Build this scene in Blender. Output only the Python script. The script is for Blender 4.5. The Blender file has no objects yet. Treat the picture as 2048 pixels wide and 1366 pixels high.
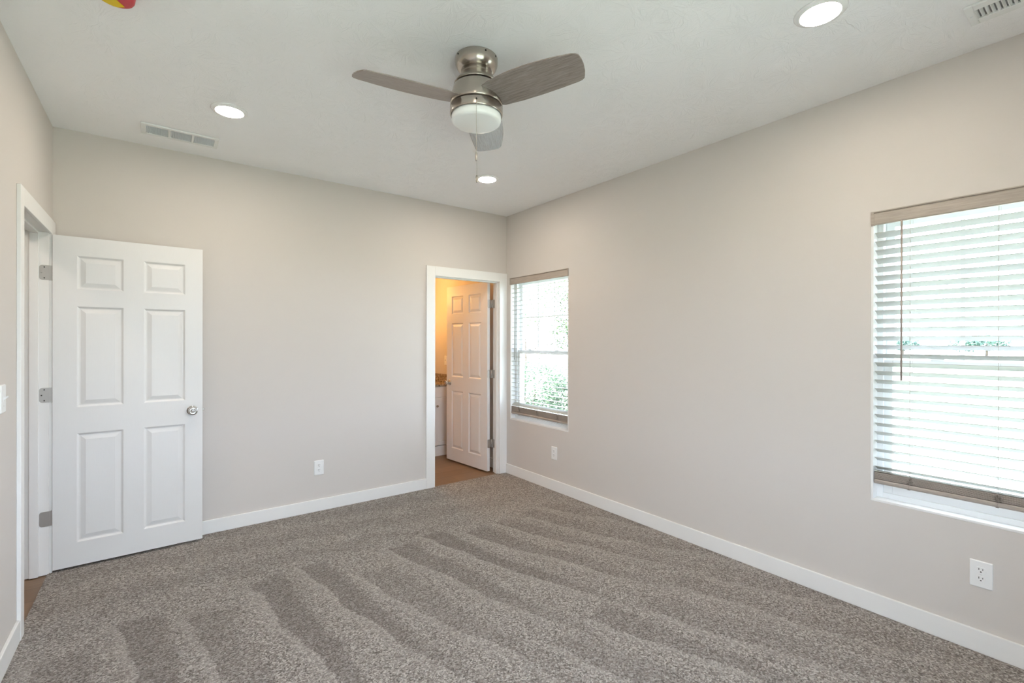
import bpy, math, random
from mathutils import Vector, Matrix
rnd = random.Random(7)
S = bpy.context.scene
COL = S.collection

# ------------------------------------------------------------------ camera, world, sun, exposure
XR, YB, XL, H = 2.984, 4.074, -0.530, 2.743      # right wall, back wall, left wall, ceiling
YN = -0.60                                       # wall behind the camera
cam_data = bpy.data.cameras.new('camera')
cam = bpy.data.objects.new('camera', cam_data)
COL.objects.link(cam)
S.camera = cam
cam_data.sensor_fit = 'HORIZONTAL'
cam_data.sensor_width = 36.0
cam_data.lens = 36.0 * 940.47 / 2048.0
cam_data.clip_start = 0.02
cam_data.clip_end = 300
yaw, pitch, roll = math.radians(36.926), math.radians(-0.064), math.radians(0.1044)
F = Vector((math.sin(yaw) * math.cos(pitch), math.cos(yaw) * math.cos(pitch), math.sin(pitch)))
R0 = Vector((math.cos(yaw), -math.sin(yaw), 0))
U0 = R0.cross(F)
R = math.cos(roll) * R0 + math.sin(roll) * U0
U = -math.sin(roll) * R0 + math.cos(roll) * U0
cam.matrix_world = Matrix(((R.x, U.x, -F.x, 0.0), (R.y, U.y, -F.y, 0.0), (R.z, U.z, -F.z, 1.4085), (0, 0, 0, 1)))

SKY = 15.2
SUN = 33.0
LAMP = 186.0
world = bpy.data.worlds.new('sky')
S.world = world
world.use_nodes = True
wn = world.node_tree
bgn = wn.nodes['Background']
bgn.inputs['Color'].default_value = (0.80, 0.91, 1.12, 1)
bgn.inputs['Strength'].default_value = SKY
sun_data = bpy.data.lights.new('sun', 'SUN')
sun_data.energy = SUN
sun_data.angle = math.radians(1.0)
sun_data.color = (1.0, 0.95, 0.86)
sun = bpy.data.objects.new('sun', sun_data)
COL.objects.link(sun)
sun.location = (-8, 8, 14)
sun.rotation_euler = Vector((0.62, -0.55, -1.0)).to_track_quat('-Z', 'Y').to_euler()
S.view_settings.view_transform = 'Standard'
S.view_settings.look = 'None'
S.view_settings.exposure = 0.0
S.view_settings.gamma = 1.0
S.view_settings.use_curve_mapping = False
S.cycles.max_bounces = 12
S.cycles.diffuse_bounces = 8
S.cycles.transparent_max_bounces = 24
S.cycles.sample_clamp_indirect = 8.0
S.cycles.caustics_reflective = False
S.cycles.caustics_refractive = False

# ------------------------------------------------------------------ material helpers
MATS = {}


class NT:
    """tiny helper to write node maths"""
    def __init__(self, name, rough=0.5, metal=0.0, spec=0.5):
        m = bpy.data.materials.new(name)
        m.use_nodes = True
        self.m = m
        self.t = m.node_tree
        self.b = self.t.nodes['Principled BSDF']
        self.b.inputs['Roughness'].default_value = rough
        self.b.inputs['Metallic'].default_value = metal
        self.b.inputs['Specular IOR Level'].default_value = spec
        MATS[name] = m

    def node(self, typ, **kw):
        n = self.t.nodes.new(typ)
        for k, v in kw.items():
            setattr(n, k, v)
        return n

    def link(self, a, b):
        self.t.links.new(a, b)

    def put(self, sock, v):
        if hasattr(v, 'is_linked') or hasattr(v, 'links'):
            self.link(v, sock)
        else:
            sock.default_value = v

    def math(self, op, a, b=0.0, c=None):
        n = self.node('ShaderNodeMath', operation=op)
        self.put(n.inputs[0], a)
        if len(n.inputs) > 1:
            self.put(n.inputs[1], b)
        if c is not None:
            self.put(n.inputs[2], c)
        return n.outputs[0]

    def step(self, v, lo, hi, a=0.0, b=1.0):
        n = self.node('ShaderNodeMapRange', interpolation_type='SMOOTHSTEP')
        self.put(n.inputs['Value'], v)
        self.put(n.inputs['From Min'], lo)
        self.put(n.inputs['From Max'], hi)
        n.inputs['To Min'].default_value = a
        n.inputs['To Max'].default_value = b
        return n.outputs[0]

    def coord(self, which='Object'):
        return self.node('ShaderNodeTexCoord').outputs[which]

    def pos(self):
        return self.node('ShaderNodeNewGeometry').outputs['Position']

    def scale(self, v, s):
        n = self.node('ShaderNodeMapping')
        self.put(n.inputs['Vector'], v)
        n.inputs['Scale'].default_value = s
        return n.outputs[0]

    def noise(self, v, scale, detail=3.0, rough=0.5, dist=0.0):
        n = self.node('ShaderNodeTexNoise')
        self.put(n.inputs['Vector'], v)
        n.inputs['Scale'].default_value = scale
        n.inputs['Detail'].default_value = detail
        n.inputs['Roughness'].default_value = rough
        n.inputs['Distortion'].default_value = dist
        return n.outputs['Fac']

    def ramp(self, fac, stops):
        n = self.node('ShaderNodeValToRGB')
        self.put(n.inputs['Fac'], fac)
        els = n.color_ramp.elements
        while len(els) < len(stops):
            els.new(0.5)
        for e, (p, c) in zip(els, stops):
            e.position = p
            e.color = (c[0], c[1], c[2], 1)
        return n.outputs['Color']

    def mix(self, fac, a, b, blend='MIX'):
        n = self.node('ShaderNodeMix', data_type='RGBA', blend_type=blend)
        self.put(n.inputs['Factor'], fac)
        for i, v in ((6, a), (7, b)):
            if isinstance(v, tuple):
                n.inputs[i].default_value = (v[0], v[1], v[2], 1)
            else:
                self.link(v, n.inputs[i])
        return n.outputs[2]

    def color(self, c):
        if isinstance(c, tuple):
            self.b.inputs['Base Color'].default_value = (c[0], c[1], c[2], 1)
        else:
            self.link(c, self.b.inputs['Base Color'])

    def bump(self, h, strength=0.2, dist=0.01):
        n = self.node('ShaderNodeBump')
        n.inputs['Strength'].default_value = strength
        n.inputs['Distance'].default_value = dist
        self.link(h, n.inputs['Height'])
        self.link(n.outputs[0], self.b.inputs['Normal'])


def paint(name, c, rough, bump_scale=0.0, bump=0.05, spec=0.5, var=0.015):
    t = NT(name, rough, 0, spec)
    p = t.pos()
    n = t.noise(p, 1.3, 2)
    lo = tuple(x * (1 - var) for x in c)
    hi = tuple(min(1, x * (1 + var)) for x in c)
    t.color(t.mix(n, lo, hi))
    if bump_scale:
        t.bump(t.noise(p, bump_scale, 3), bump, 0.002)
    return t.m


WALL = paint('wall_paint', (0.63, 0.587, 0.553), 0.85, 260, 0.10, 0.3)
TRIM = paint('white_trim_paint', (0.81, 0.80, 0.785), 0.38, 0, 0, 0.5)
DOORP = NT('white_door_paint', 0.42, 0, 0.5)
_p = DOORP.coord()
DOORP.color((0.735, 0.725, 0.715))
DOORP.bump(DOORP.noise(DOORP.scale(_p, (60, 60, 3.0)), 6.0, 3, 0.5, 0.6), 0.06, 0.002)
DOORP = DOORP.m
PLASTIC = paint('white_plastic', (0.82, 0.82, 0.82), 0.35, 0, 0)
VINYL = paint('white_vinyl', (0.86, 0.87, 0.87), 0.35, 0, 0)
DARK = paint('dark_slot', (0.03, 0.028, 0.026), 0.6, 0, 0)
SHADE = paint('duct_grey', (0.20, 0.20, 0.20), 0.7, 0, 0)
VENTM = paint('vent_enamel', (0.80, 0.81, 0.80), 0.4, 0, 0)
VENTB = paint('vent_louver_grey', (0.82, 0.86, 0.88), 0.5, 0, 0)
CABP = paint('cabinet_white', (0.80, 0.775, 0.74), 0.4, 0, 0)
REDP = paint('red_plastic', (0.52, 0.02, 0.035), 0.4, 0, 0)
YELP = paint('yellow_sticker', (0.75, 0.52, 0.0), 0.5, 0, 0)
CORD = paint('blind_cord', (0.62, 0.58, 0.53), 0.8, 0, 0)

# ceiling: stomped "crow foot" texture
t = NT('ceiling_texture', 0.9, 0, 0.2)
p = t.pos()
t.color((0.915, 0.915, 0.925))
warp = t.node('ShaderNodeTexNoise')
warp.inputs['Scale'].default_value = 9.0
t.link(p, warp.inputs['Vector'])
vadd = t.node('ShaderNodeVectorMath', operation='MULTIPLY_ADD')
t.link(warp.outputs['Color'], vadd.inputs[0])
vadd.inputs[1].default_value = (0.07, 0.07, 0.0)
t.link(p, vadd.inputs[2])
heights = []
for sc, ofs in ((4.2, 0.0), (4.9, 7.3)):
    mp = t.node('ShaderNodeMapping')
    t.link(vadd.outputs[0], mp.inputs['Vector'])
    mp.inputs['Location'].default_value = (ofs, ofs * 0.7, 0)
    vo = t.node('ShaderNodeTexVoronoi', voronoi_dimensions='2D')
    vo.inputs['Scale'].default_value = sc
    t.link(mp.outputs[0], vo.inputs['Vector'])
    df = t.node('ShaderNodeVectorMath', operation='SUBTRACT')
    t.link(mp.outputs[0], df.inputs[0])
    t.link(vo.outputs['Position'], df.inputs[1])
    sx = t.node('ShaderNodeSeparateXYZ')
    t.link(df.outputs[0], sx.inputs[0])
    ang = t.math('ARCTAN2', sx.outputs['Y'], sx.outputs['X'])
    cx = t.node('ShaderNodeCombineXYZ')
    t.link(t.math('MULTIPLY', t.math('COSINE', ang), 1.7), cx.inputs[0])
    t.link(t.math('MULTIPLY', t.math('SINE', ang), 1.7), cx.inputs[1])
    sc2 = t.node('ShaderNodeSeparateXYZ')
    t.link(vo.outputs['Position'], sc2.inputs[0])
    t.link(t.math('MULTIPLY', t.math('ADD', sc2.outputs['X'], t.math('MULTIPLY', sc2.outputs['Y'], 3.1)), 9.0), cx.inputs[2])
    st = t.noise(cx.outputs[0], 4.6, 2, 0.6)
    ridge = t.step(t.math('ABSOLUTE', t.math('SUBTRACT', st, 0.5)), 0.0, 0.022, 1.0, 0.0)
    fade = t.math('MULTIPLY', t.step(vo.outputs['Distance'], 0.30, 0.75, 1.0, 0.1), t.step(vo.outputs['Distance'], 0.05, 0.20))
    heights.append(t.math('MULTIPLY', ridge, fade))
fine = t.noise(p, 150, 3, 0.6)
hh = t.math('ADD', t.math('MAXIMUM', heights[0], heights[1]), t.math('MULTIPLY', fine, 0.45))
t.bump(hh, 0.42, 0.0035)
CEIL = t.m

# carpet: tufted twist pile with vacuum strokes (the nap lies two ways)
t = NT('carpet_pile', 0.95, 0, 0.1)
p = t.pos()
sx = t.node('ShaderNodeSeparateXYZ')
t.link(p, sx.inputs[0])
wob = t.math('MULTIPLY', t.math('SUBTRACT', t.noise(p, 2.2, 3), 0.5), 0.16)
wob2 = t.math('MULTIPLY', t.math('SUBTRACT', t.noise(t.scale(p, (1, 0.25, 1)), 3.1, 2), 0.5), 0.34)
X = t.math('ADD', sx.outputs['X'], wob)
Y = t.math('ADD', sx.outputs['Y'], wob2)


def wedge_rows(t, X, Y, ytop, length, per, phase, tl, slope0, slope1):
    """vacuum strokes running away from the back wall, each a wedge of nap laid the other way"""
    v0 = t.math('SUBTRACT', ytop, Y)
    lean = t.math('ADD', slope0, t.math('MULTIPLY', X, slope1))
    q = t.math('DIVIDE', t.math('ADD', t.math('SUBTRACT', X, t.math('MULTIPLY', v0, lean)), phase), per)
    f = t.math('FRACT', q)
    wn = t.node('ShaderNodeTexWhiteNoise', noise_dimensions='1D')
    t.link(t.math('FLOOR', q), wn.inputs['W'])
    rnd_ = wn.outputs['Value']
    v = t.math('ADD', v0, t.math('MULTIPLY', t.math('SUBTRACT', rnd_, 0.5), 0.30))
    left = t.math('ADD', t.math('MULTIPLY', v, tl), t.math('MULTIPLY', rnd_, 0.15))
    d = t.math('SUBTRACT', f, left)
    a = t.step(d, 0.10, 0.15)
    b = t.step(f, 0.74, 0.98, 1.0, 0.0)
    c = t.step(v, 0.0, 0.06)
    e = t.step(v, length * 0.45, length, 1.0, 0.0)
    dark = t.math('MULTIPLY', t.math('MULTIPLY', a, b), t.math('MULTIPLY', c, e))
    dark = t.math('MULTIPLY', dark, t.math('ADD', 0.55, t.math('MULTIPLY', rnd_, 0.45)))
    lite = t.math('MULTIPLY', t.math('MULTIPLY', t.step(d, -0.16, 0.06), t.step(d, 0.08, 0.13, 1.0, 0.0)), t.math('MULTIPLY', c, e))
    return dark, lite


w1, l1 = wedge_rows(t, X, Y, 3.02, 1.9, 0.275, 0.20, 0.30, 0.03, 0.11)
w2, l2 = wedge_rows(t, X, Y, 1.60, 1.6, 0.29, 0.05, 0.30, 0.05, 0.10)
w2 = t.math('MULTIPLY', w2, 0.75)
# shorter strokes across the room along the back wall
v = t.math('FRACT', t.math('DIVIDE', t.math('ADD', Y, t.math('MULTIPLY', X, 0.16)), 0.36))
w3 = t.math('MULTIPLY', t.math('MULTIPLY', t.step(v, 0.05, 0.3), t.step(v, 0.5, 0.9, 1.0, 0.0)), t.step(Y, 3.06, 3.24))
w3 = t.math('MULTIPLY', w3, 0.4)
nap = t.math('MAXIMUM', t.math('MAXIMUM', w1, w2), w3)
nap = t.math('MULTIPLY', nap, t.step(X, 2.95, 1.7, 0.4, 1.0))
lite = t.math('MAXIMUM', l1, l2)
tuft = t.node('ShaderNodeTexVoronoi')
tuft.inputs['Scale'].default_value = 150
t.link(p, tuft.inputs['Vector'])
tsep = t.node('ShaderNodeSeparateColor')
t.link(tuft.outputs['Color'], tsep.inputs[0])
mott = t.noise(p, 110, 3, 0.75)
spk = t.math('ADD', t.math('MULTIPLY', tsep.outputs[0], 0.55), t.math('MULTIPLY', mott, 0.45))
base = t.ramp(spk, [(0.22, (0.11, 0.092, 0.079)), (0.42, (0.265, 0.234, 0.208)), (0.60, (0.37, 0.333, 0.302)), (0.82, (0.64, 0.592, 0.55))])
big = t.noise(p, 1.4, 2)
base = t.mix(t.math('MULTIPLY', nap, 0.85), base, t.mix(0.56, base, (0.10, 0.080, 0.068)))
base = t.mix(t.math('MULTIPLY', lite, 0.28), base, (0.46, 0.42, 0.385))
base = t.mix(t.math('MULTIPLY', big, 0.15), base, (0.22, 0.195, 0.175))
t.color(base)
dd = t.math('SUBTRACT', 1.0, t.math('MULTIPLY', tuft.outputs['Distance'], 1.1))
t.bump(t.math('ADD', dd, mott), 0.9, 0.006)
t.b.inputs['Sheen Weight'].default_value = 0.12
CARPET = t.m


def planks(name, cols, along='X', width=0.18, length=1.22):
    t = NT(name, 0.45, 0, 0.4)
    p = t.pos()
    br = t.node('ShaderNodeTexBrick')
    mp = t.node('ShaderNodeMapping')
    t.link(p, mp.inputs['Vector'])
    if along == 'Y':
        mp.inputs['Rotation'].default_value = (0, 0, math.pi / 2)
    t.link(mp.outputs[0], br.inputs['Vector'])
    br.inputs['Scale'].default_value = 1.0
    br.inputs['Brick Width'].default_value = length
    br.inputs['Row Height'].default_value = width
    br.inputs['Mortar Size'].default_value = 0.0012
    br.inputs['Color1'].default_value = (*cols[0], 1)
    br.inputs['Color2'].default_value = (*cols[1], 1)
    br.inputs['Mortar'].default_value = (*[c * 0.4 for c in cols[0]], 1)
    g = t.noise(t.scale(mp.outputs[0], (1.5, 22, 1)), 4, 4, 0.6, 0.5)
    t.color(t.mix(t.math('MULTIPLY', g, 0.7), br.outputs['Color'], tuple(c * 0.45 for c in cols[0])))
    return t.m


LVP = planks('brown_plank_floor', ((0.25, 0.155, 0.09), (0.30, 0.19, 0.115)))

# brushed nickel
t = NT('brushed_nickel', 0.25, 1.0)
p = t.coord()
n = t.noise(t.scale(p, (3, 3, 260)), 3, 3)
t.color(t.mix(n, (0.43, 0.39, 0.345), (0.54, 0.49, 0.435)))
t.bump(n, 0.03, 0.001)
t.b.inputs['Anisotropic'].default_value = 0.75
t.b.inputs['Anisotropic Rotation'].default_value = 0.25
tg = t.node('ShaderNodeTangent', direction_type='RADIAL', axis='Z')
t.link(tg.outputs[0], t.b.inputs['Tangent'])
NICKEL = t.m
CHROME = NT('satin_chrome', 0.14, 1.0)
CHROME.color((0.62, 0.61, 0.60))
CHROME = CHROME.m
HINGE = NT('hinge_nickel', 0.42, 0.85)
HINGE.color((0.47, 0.435, 0.40))
HINGE = HINGE.m


def wood(name, dark, lite, axis, rough=0.5, k=1.0, spec=0.4):
    t = NT(name, rough, 0, spec)
    p = t.coord()
    s = [60 * k, 60 * k, 60 * k]
    s[axis] = 3.5 * k
    n = t.noise(t.scale(p, tuple(s)), 2.2, 5, 0.65, 0.9)
    n2 = t.noise(t.scale(p, tuple(x * 3 for x in s)), 3, 2)
    f = t.math('ADD', t.math('MULTIPLY', n, 0.75), t.math('MULTIPLY', n2, 0.25))
    t.color(t.ramp(f, [(0.30, dark), (0.68, lite)]))
    t.bump(n, 0.08, 0.001)
    return t.m


BLADEW = wood('grey_oak_blade', (0.15, 0.122, 0.110), (0.36, 0.31, 0.285), 0, 0.36)
_b = BLADEW.node_tree.nodes['Principled BSDF']
_b.inputs['Coat Weight'].default_value = 0.35
_b.inputs['Coat Roughness'].default_value = 0.22
BLINDW = wood('taupe_blind_wood', (0.33, 0.285, 0.245), (0.47, 0.41, 0.355), 1, 0.5, 0.8)
SLATM = NT('slat_finish', 0.42, 0, 0.4)
SLATM.color((0.47, 0.465, 0.435))
SLATM = SLATM.m

# granite
t = NT('speckled_granite', 0.2)
p = t.pos()
vo = t.node('ShaderNodeTexVoronoi')
vo.inputs['Scale'].default_value = 95
t.link(p, vo.inputs['Vector'])
sp = t.node('ShaderNodeSeparateColor')
t.link(vo.outputs['Color'], sp.inputs[0])
g = t.math('ADD', t.math('MULTIPLY', sp.outputs[0], 0.6), t.math('MULTIPLY', t.noise(p, 26, 4), 0.4))
t.color(t.ramp(g, [(0.20, (0.06, 0.045, 0.032)), (0.36, (0.25, 0.18, 0.115)), (0.58, (0.40, 0.32, 0.22)), (0.85, (0.52, 0.44, 0.33))]))
GRANITE = t.m

# frosted shade
FROST = NT('frosted_glass', 0.35, 0, 0.5)
FROST.color((0.86, 0.88, 0.87))
FROST = FROST.m

# window pane: clear, faint reflections
m = bpy.data.materials.new('window_glass')
m.use_nodes = True
nt = m.node_tree
nt.nodes.clear()
out = nt.nodes.new('ShaderNodeOutputMaterial')
mx = nt.nodes.new('ShaderNodeMixShader')
tr = nt.nodes.new('ShaderNodeBsdfTransparent')
tr.inputs[0].default_value = (0.93, 0.96, 0.95, 1)
gl = nt.nodes.new('ShaderNodeBsdfGlossy')
gl.inputs['Roughness'].default_value = 0.02
lw = nt.nodes.new('ShaderNodeLayerWeight')
p5 = nt.nodes.new('ShaderNodeMath')
p5.operation = 'POWER'
p5.inputs[1].default_value = 4.0
nt.links.new(lw.outputs['Facing'], p5.inputs[0])
ma = nt.nodes.new('ShaderNodeMath')
ma.operation = 'MULTIPLY_ADD'
ma.inputs[1].default_value = 0.8
ma.inputs[2].default_value = 0.03
nt.links.new(p5.outputs[0], ma.inputs[0])
nt.links.new(ma.outputs[0], mx.inputs[0])
nt.links.new(tr.outputs[0], mx.inputs[1])
nt.links.new(gl.outputs[0], mx.inputs[2])
nt.links.new(mx.outputs[0], out.inputs[0])
GLASS = m


def emis(name, c, s):
    m = bpy.data.materials.new(name)
    m.use_nodes = True
    nt = m.node_tree
    nt.nodes.clear()
    o = nt.nodes.new('ShaderNodeOutputMaterial')
    e = nt.nodes.new('ShaderNodeEmission')
    e.inputs[0].default_value = (*c, 1)
    e.inputs[1].default_value = s
    nt.links.new(e.outputs[0], o.inputs[0])
    return m


LENS = emis('led_lens', (1.0, 0.875, 0.735), LAMP)
BULB = emis('warm_bulb', (1.0, 0.50, 0.135), 118.0)

# outdoors
t = NT('lawn_grass', 0.9, 0, 0.1)
p = t.pos()
t.color(t.ramp(t.noise(p, 3.0, 5, 0.7), [(0.3, (0.27, 0.29, 0.225)), (0.7, (0.37, 0.39, 0.31))]))
t.bump(t.noise(p, 40, 3), 0.5, 0.03)
GRASS = t.m


def leafmat(name, a, b):
    t = NT(name, 0.6, 0, 0.3)
    t.color(t.ramp(t.noise(t.pos(), 7, 3), [(0.35, a), (0.65, b)]))
    return t.m


LEAF1 = leafmat('tree_leaves', (0.024, 0.050, 0.014), (0.075, 0.125, 0.040))
LEAF3 = leafmat('far_leaves', (0.05, 0.10, 0.085), (0.10, 0.17, 0.13))
LEAF2 = leafmat('shrub_leaves', (0.018, 0.040, 0.022), (0.065, 0.115, 0.050))
BARK = paint('tree_bark', (0.12, 0.09, 0.07), 0.9, 30, 0.5)
CONC = paint('pale_concrete', (0.55, 0.54, 0.51), 0.9, 40, 0.2)


# ------------------------------------------------------------------ geometry helpers
class MB:
    def __init__(self):
        self.v, self.f, self.sm = [], [], []

    def add(self, vs, fs, smooth=False):
        o = len(self.v)
        self.v += [tuple(x) for x in vs]
        for f in fs:
            self.f.append(tuple(i + o for i in f))
            self.sm.append(smooth)
        return self

    def box(self, x0, x1, y0, y1, z0, z1):
        vs = [(x0, y0, z0), (x1, y0, z0), (x1, y1, z0), (x0, y1, z0), (x0, y0, z1), (x1, y0, z1), (x1, y1, z1), (x0, y1, z1)]
        return self.add(vs, [(0, 3, 2, 1), (4, 5, 6, 7), (0, 1, 5, 4), (1, 2, 6, 5), (2, 3, 7, 6), (3, 0, 4, 7)])

    def lathe(self, prof, c=(0, 0, 0), n=48, axis='Z', smooth=True):
        """prof: list of (radius, height) along the axis; None starts a new run"""
        def place(r, h, a):
            u, w = r * math.cos(a), r * math.sin(a)
            if axis == 'Z':
                return (c[0] + u, c[1] + w, c[2] + h)
            if axis == 'Y':
                return (c[0] + u, c[1] + h, c[2] + w)
            return (c[0] + h, c[1] + u, c[2] + w)
        vs, fs, rings = [], [], []
        for r, h in prof:
            if r < 1e-6:
                rings.append([len(vs)] * n)
                vs.append(place(0, h, 0))
            else:
                rings.append([len(vs) + k for k in range(n)])
                vs += [place(r, h, 2 * math.pi * k / n) for k in range(n)]
        for a, b in zip(rings, rings[1:]):
            for k in range(n):
                q = [a[k], a[(k + 1) % n], b[(k + 1) % n], b[k]]
                q2 = []
                for i in q:
                    if i not in q2:
                        q2.append(i)
                if len(q2) >= 3:
                    fs.append(tuple(q2))
        return self.add(vs, fs, smooth)

    def tube(self, pts, r, n=8):
        pts = [Vector(q) for q in pts]
        vs, fs = [], []
        for i, q in enumerate(pts):
            d = (pts[min(i + 1, len(pts) - 1)] - pts[max(i - 1, 0)]).normalized()
            a = d.orthogonal().normalized() if i == 0 else (a - d * a.dot(d)).normalized()
            b = d.cross(a)
            vs += [q + a * (r * math.cos(2 * math.pi * k / n)) + b * (r * math.sin(2 * math.pi * k / n)) for k in range(n)]
        for i in range(len(pts) - 1):
            for k in range(n):
                fs.append((i * n + k, i * n + (k + 1) % n, (i + 1) * n + (k + 1) % n, (i + 1) * n + k))
        fs.append(tuple(range(n - 1, -1, -1)))
        fs.append(tuple((len(pts) - 1) * n + k for k in range(n)))
        return self.add(vs, fs, True)

    def prism(self, poly, lo, hi, axis='Z'):
        """poly extruded along the axis"""
        def place(a, b, h):
            return {'Z': (a, b, h), 'Y': (a, h, b), 'X': (h, a, b)}[axis]
        n = len(poly)
        vs = [place(a, b, lo) for a, b in poly] + [place(a, b, hi) for a, b in poly]
        fs = [tuple(range(n - 1, -1, -1)), tuple(range(n, 2 * n))]
        fs += [(k, (k + 1) % n, n + (k + 1) % n, n + k) for k in range(n)]
        return self.add(vs, fs)

    def build(self, name, mat, parent=None, bevel=0.0, local=False, seg=2):
        me = bpy.data.meshes.new(name)
        vs = self.v
        if parent is not None and not local:
            L = parent.location
            vs = [(x - L.x, y - L.y, z - L.z) for x, y, z in vs]
        me.from_pydata(vs, [], self.f)
        for poly, s in zip(me.polygons, self.sm):
            poly.use_smooth = s
        me.materials.append(mat)
        me.update()
        import bmesh
        bm = bmesh.new()
        bm.from_mesh(me)
        bmesh.ops.recalc_face_normals(bm, faces=bm.faces)
        bm.to_mesh(me)
        bm.free()
        o = bpy.data.objects.new(name, me)
        COL.objects.link(o)
        if parent is not None:
            o.parent = parent
        if bevel > 0:
            b = o.modifiers.new('bevel', 'BEVEL')
            b.width = bevel
            b.segments = seg
            b.limit_method = 'ANGLE'
            b.angle_limit = math.radians(40)
        return o


def tag(o, label=None, cat=None, group=None, kind=None):
    if label:
        o['label'] = label
    if cat:
        o['category'] = cat
    if group:
        o['group'] = group
    if kind:
        o['kind'] = kind
    return o


def empty(name, loc, label, cat, group=None, rz=0.0, kind=None):
    o = bpy.data.objects.new(name, None)
    COL.objects.link(o)
    o.empty_display_size = 0.05
    o.location = loc
    o.rotation_euler = (0, 0, rz)
    return tag(o, label, cat, group, kind)


def copy_tree(o, parent=None):
    c = o.copy()
    COL.objects.link(c)
    c.parent = parent
    for ch in list(o.children):
        copy_tree(ch, c)
    return c


def wall(name, axis, a0, a1, c0, c1, z0, z1, holes, mat, label):
    """axis 'X': wall runs along x, thickness c0..c1 in y; 'Y': runs along y, thickness in x"""
    us = sorted({a0, a1, *[h[0] for h in holes], *[h[1] for h in holes]})
    zs = sorted({z0, z1, *[h[2] for h in holes], *[h[3] for h in holes]})
    us = [u for u in us if a0 <= u <= a1]
    zs = [z for z in zs if z0 <= z <= z1]
    solid = {}
    for i in range(len(us) - 1):
        for j in range(len(zs) - 1):
            um, zm = (us[i] + us[i + 1]) / 2, (zs[j] + zs[j + 1]) / 2
            solid[i, j] = not any(h[0] < um < h[1] and h[2] < zm < h[3] for h in holes)
    b = MB()

    def P(u, c, z):
        return (u, c, z) if axis == 'X' else (c, u, z)
    for (i, j), s in solid.items():
        if not s:
            continue
        ua, ub, za, zb = us[i], us[i + 1], zs[j], zs[j + 1]
        for c in (c0, c1):
            b.add([P(ua, c, za), P(ub, c, za), P(ub, c, zb), P(ua, c, zb)], [(0, 1, 2, 3)])
        for di, dj, q in ((-1, 0, [(ua, za), (ua, zb)]), (1, 0, [(ub, za), (ub, zb)]), (0, -1, [(ua, za), (ub, za)]), (0, 1, [(ua, zb), (ub, zb)])):
            if not solid.get((i + di, j + dj), False):
                (u1, y1), (u2, y2) = q
                b.add([P(u1, c0, y1), P(u2, c0, y2), P(u2, c1, y2), P(u1, c1, y1)], [(0, 1, 2, 3)])
    o = b.build(name, mat)
    import bmesh
    bm = bmesh.new()
    bm.from_mesh(o.data)
    bmesh.ops.remove_doubles(bm, verts=bm.verts, dist=1e-5)
    bmesh.ops.recalc_face_normals(bm, faces=bm.faces)
    bm.to_mesh(o.data)
    bm.free()
    return tag(o, label, 'wall', None, 'structure')


# ------------------------------------------------------------------ room shell
WT = 0.16
W1 = (-0.085, 0.841, 0.578, 2.086)     # near window opening (y0, y1, z0, z1)
W2 = (3.113, 4.004, 0.578, 2.074)      # far window opening
YBB = YB + 0.10                        # bathroom side of the back wall
BATH_Y, BATH_X = 5.76, 1.20
W3 = (-0.30, 1.45, 0.578, 2.086)       # added unseen fill-light window behind the camera (x0, x1, z0, z1)
D1 = (3.195, 3.955, 2.072)             # hall door rough opening y0, y1, top
D2 = (2.113, 2.901, 2.052)             # bathroom door rough opening x0, x1, top
wall('wall_right', 'Y', YN - 0.12, BATH_Y + 0.12, XR, XR + WT, -0.05, H, [W1, W2], WALL, 'beige painted exterior wall on the right holding both windows')
wall('wall_back', 'X', XL - 0.125, XR, YB, YBB, -0.05, H, [(D2[0], D2[1], -0.1, D2[2])], WALL, 'beige painted wall behind the open white door with the bathroom doorway')
wall('wall_left', 'Y', YN - 0.12, YB, XL - 0.125, XL, -0.05, H, [(D1[0], D1[1], -0.1, D1[2])], WALL, 'beige painted wall at the far left with the hall doorway')
wall('wall_near', 'X', XL, XR, YN - 0.12, YN, -0.05, H, [W3], WALL, 'beige painted wall behind the camera')
wall('wall_bathroom_back', 'X', BATH_X, XR, BATH_Y, BATH_Y + 0.12, -0.05, H, [], WALL, 'bathroom wall behind the vanity glowing in warm light')
wall('wall_bathroom_left', 'Y', YBB, BATH_Y + 0.12, BATH_X - 0.12, BATH_X, -0.05, H, [], WALL, 'bathroom side wall hidden behind the back wall')
wall('wall_hall_left', 'Y', 1.6, 5.2, -1.97, -1.85, -0.05, H, [], WALL, 'far wall of the hall outside the left doorway')
wall('wall_hall_near', 'X', -1.85, XL - 0.125, 1.6, 1.72, -0.05, H, [], WALL, 'near end wall of the hall')
wall('wall_hall_back', 'X', -1.85, XL - 0.125, 5.08, 5.2, -0.05, H, [], WALL, 'far end wall of the hall')
wall('wall_hall_right', 'Y', YBB, 5.2, XL - 0.125, XL, -0.05, H, [], WALL, 'hall wall beyond the bedroom corner')

o = MB().box(-1.97, XR + WT, YN - 0.12, BATH_Y + 0.12, H, H + 0.15).build('ceiling', CEIL)
tag(o, 'off-white ceiling with stomped drag texture', 'ceiling', None, 'structure')
o = MB().box(XL - 0.005, XR, YN, YB + 0.004, -0.05, 0.0).build('floor', CARPET)
tag(o, 'grey brown cut pile carpet with vacuum marks', 'carpet', None, 'structure')
o = MB().box(BATH_X, XR, YB + 0.004, BATH_Y, -0.05, -0.009).build('floor_bathroom', LVP)
tag(o, 'brown wood-look plank floor inside the bathroom doorway', 'floor', None, 'structure')
o = MB().box(-1.85, XL - 0.005, 1.72, 5.08, -0.05, -0.009).build('floor_hall', LVP)
tag(o, 'brown wood-look plank floor of the hall at the left doorway', 'floor', None, 'structure')


# baseboards
def baseboard(name, x0, x1, y0, y1, label, top=0.101):
    o = MB().box(x0, x1, y0, y1, 0.0, top).build(name, TRIM, None, 0.003)
    return tag(o, label, 'baseboard', None, 'structure')


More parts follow.
